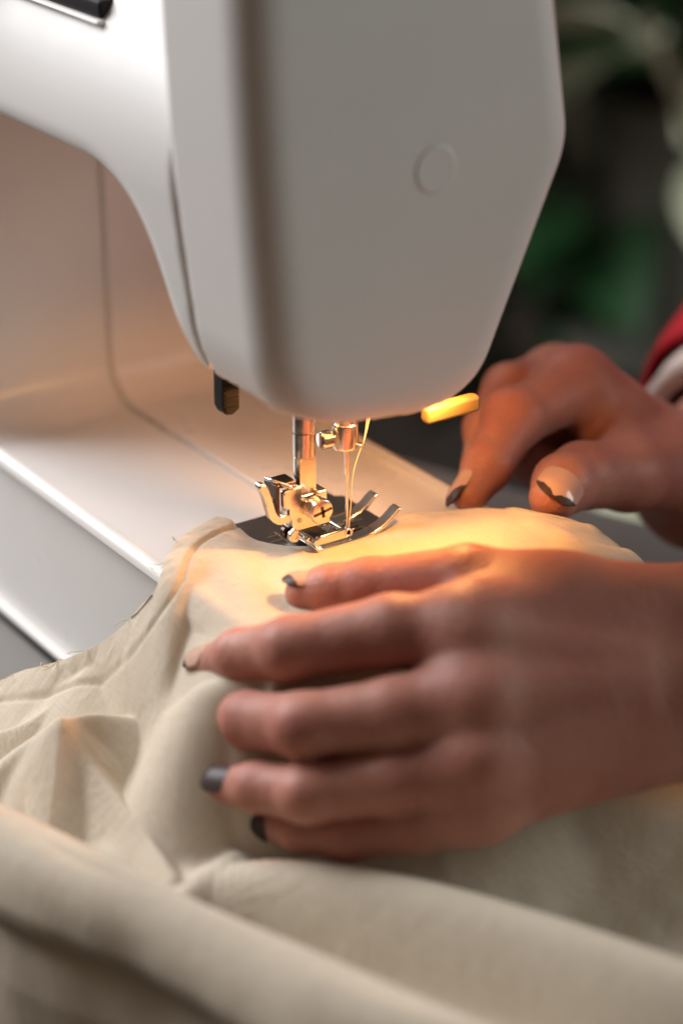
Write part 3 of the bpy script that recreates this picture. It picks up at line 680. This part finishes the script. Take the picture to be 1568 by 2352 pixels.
Rpalm = [(R_i[0][0], RW1, 11.5, 16), (R_m[0][0], RW1, 11, 15), (R_r[0][0], RW2, 11, 15), (R_p[0][0], RW2, 10, 15), (R_i[0][0], R_p[0][0], 10, 9),
         (A(1545, 1078, 698), RW2, 14.5, 18), (RW1, RE, 17, 27), (RW2, RE, 17, 27), (A(1440, 1092, 672), A(1400, 960, 700), 9, 10)]
Rextra = [(R_i[0][0]+UP*4, R_i[0][0]+UP*3.5, 7, 7, 5), (R_i[1][0]+UP*2-RIGHT*2, R_i[1][0], 6.5, 6.5, 4)]
V, Fc = hand_mesh([R_i, R_m, R_r, R_p, R_t], Rpalm, Rextra, [], h=1.15, k_palm=8)
hr = obj('right_hand', V, Fc, M['skin'], PE)
nail('fingernail', R_i[-2][0], R_i[-1][0], 5.8, -RIGHT*.8+UP*.35+toC*.25, hr, over=3.0, ln=14)
nail('fingernail', R_m[-2][0], R_m[-1][0], 6.1, -RIGHT*.9+UP*.3-toC*.3, hr, over=2.0)
nail('thumbnail', R_t[-2][0], R_t[-1][0], 8.0, toC*.9-RIGHT*.05+UP*.1, hr, over=2.0, ln=13.5, wid=.86, lift=.5, tip=.97)
# sleeves
def sleeve(a, b, ra, rb, name, mat, n=26, fold=1.0, seed=1, thick=2):
    a, b = np.array(a), np.array(b); t = (b-a)/np.linalg.norm(b-a)
    e = np.cross(t, [0, 0, 1.0]); e /= np.linalg.norm(e); f = np.cross(e, t); m = 44; V = []; Fc = []
    r = np.random.default_rng(seed); ph = r.uniform(0, 6, 6)
    for i in range(n+1):
        s = i/n
        for k in range(m):
            q = 2*math.pi*k/m
            rr = ra+(rb-ra)*s+fold*(math.sin(3*q+ph[0]+4*s)+.7*math.sin(2*q+9*s+ph[1])+.5*math.sin(14*s+q+ph[2]))
            V.append(a+(b-a)*s+rr*(math.cos(q)*e+math.sin(q)*f))
    for i in range(n):
        for k in range(m): Fc.append((i*m+k, i*m+(k+1) % m, (i+1)*m+(k+1) % m, (i+1)*m+k))
    o = obj(name, V, Fc, mat, PE); so = o.modifiers.new('t', 'SOLIDIFY'); so.thickness = thick*S; so.offset = -1
    return o
c0, c1 = RW1+(RE-RW1)*.13, RW1+(RE-RW1)*.28
sleeve(c0, c1, 30.5, 31.5, 'cuff', M['cuff'], 8, .5, 2, 8)
sleeve(RW1+(RE-RW1)*.215, RE, 33.5, 46, 'sleeve', M['red'], 30, 2.0, 3)
# front of the jumper at the far right edge
p0, p1 = A(1868, 1600, 830), A(2000, 1300, 960)
def torso(X, Y, Z):
    d = cone(X, Y, Z, p0, p1, 62, 80)
    yy = np.clip(Y, -80, 60)
    b = cone(X, (Y-yy)*.9+35, Z, (355, 35, -330), (385, 35, 330), 88, 80)  # unseen torso, added to keep the room light off the pillar
    d = smin(d, b, 40)
    return d+2.0*np.sin(X*.09+Z*.05)*np.cos(Z*.07)
V, Fc = nets(torso, (150, -220, -440), (500, 280, 430), 6)
obj('jumper', V, Fc, M['red'], PE)

# ------------------------------------------------------------------ plants out of focus behind
def leaf_mesh(name, L, Wd, mat):
    V = []; Fc = []; n = 8
    for i in range(n+1):
        t = i/n; w_ = Wd*math.sin(math.pi*min(t*.92+.06, 1))**.8*(1-.3*t)
        for s in (-1, -.5, 0, .5, 1): V.append((L*t, s*w_, -.25*L*t*t+abs(s)*w_*.25))
    for i in range(n):
        for k in range(4): Fc.append((i*5+k, i*5+k+1, (i+1)*5+k+1, (i+1)*5+k))
    me = bpy.data.meshes.new(name); me.from_pydata((np.array(V)*S).tolist(), [], Fc); me.materials.append(mat)
    me.polygons.foreach_set('use_smooth', [True]*len(me.polygons)); return me
lm_dark, lm_pale = leaf_mesh('leaf', 150, 42, M['leaf']), leaf_mesh('leaf', 110, 34, M['leaf_pale'])
def plant(base, top, n, spread, label, me, seed, pot_r=95):
    r = np.random.default_rng(seed)
    e = empty('potted_plant', base, label, 'plant', 'potted plants behind the machine')
    obj('pot', *lathe(base, (0, 0, 1), [(pot_r*.7, 0), (pot_r, 170), (pot_r*1.05, 172), (pot_r*1.05, 190), (pot_r*.9, 190), (pot_r*.85, 165)], 28), M['pot'], e, auto=40)
    top = np.array(top); b = np.array(base)+np.array([0, 0, 165.])
    obj('stem', *tube(spline([b, (b+top)/2+r.normal(0, 12, 3), top], 10), np.linspace(9, 4, 10), 8), M['stem'], e)
    for k in range(n):
        t = r.uniform(.35, 1.0); p = b+(top-b)*t; a = r.uniform(0, 2*math.pi)
        o = bpy.data.objects.new('leaf', me); COL.objects.link(o); o.parent = e
        q = p+np.array([math.cos(a), math.sin(a), 0])*spread*r.uniform(.1, .8)
        o.location = Vector(q*S)-e.location; o.rotation_euler = (r.uniform(-.5, .5), r.uniform(-.7, .5), a); sc_ = r.uniform(.8, 1.5); o.scale = (sc_,)*3
    return e
def gp(x, y, d):
    p = at(x, y, d); return p
t1 = gp(1330, 300, 1750); plant((t1[0], t1[1], -760), (t1[0], t1[1], t1[2]+60), 60, 150, 'dark green leafy plant directly behind the machine head', lm_dark, 1)
t2 = gp(1520, 760, 1700)
ps = empty('plant_stand', (t2[0], t2[1], -760), 'round beige plant stand behind the red sleeve', 'plant stand')
obj('stand_top', *lathe((t2[0], t2[1], t2[2]-14), (0, 0, 1), [(80, 0), (84, 4), (84, 12), (80, 14)], 30), M['pot'], ps, auto=40)
for k in range(3):
    a = k*2.1; obj('leg', *tube([(t2[0]+50*math.cos(a), t2[1]+50*math.sin(a), t2[2]-14), (t2[0]+90*math.cos(a), t2[1]+90*math.sin(a), -760)], 9, 10), M['stem'], ps)
plant(t2, t2+np.array([0, 0, 420]), 50, 120, 'dark green leafy plant in a beige pot at the right edge', lm_dark, 2, 62)
t3 = gp(1480, 40, 1350); plant((t3[0]+160, t3[1]-110, -760), (t3[0], t3[1], t3[2]), 6, 25, 'pale green plant whose light leaves show in the top right corner', lm_pale, 3, 80)
SC.cycles.samples = 96
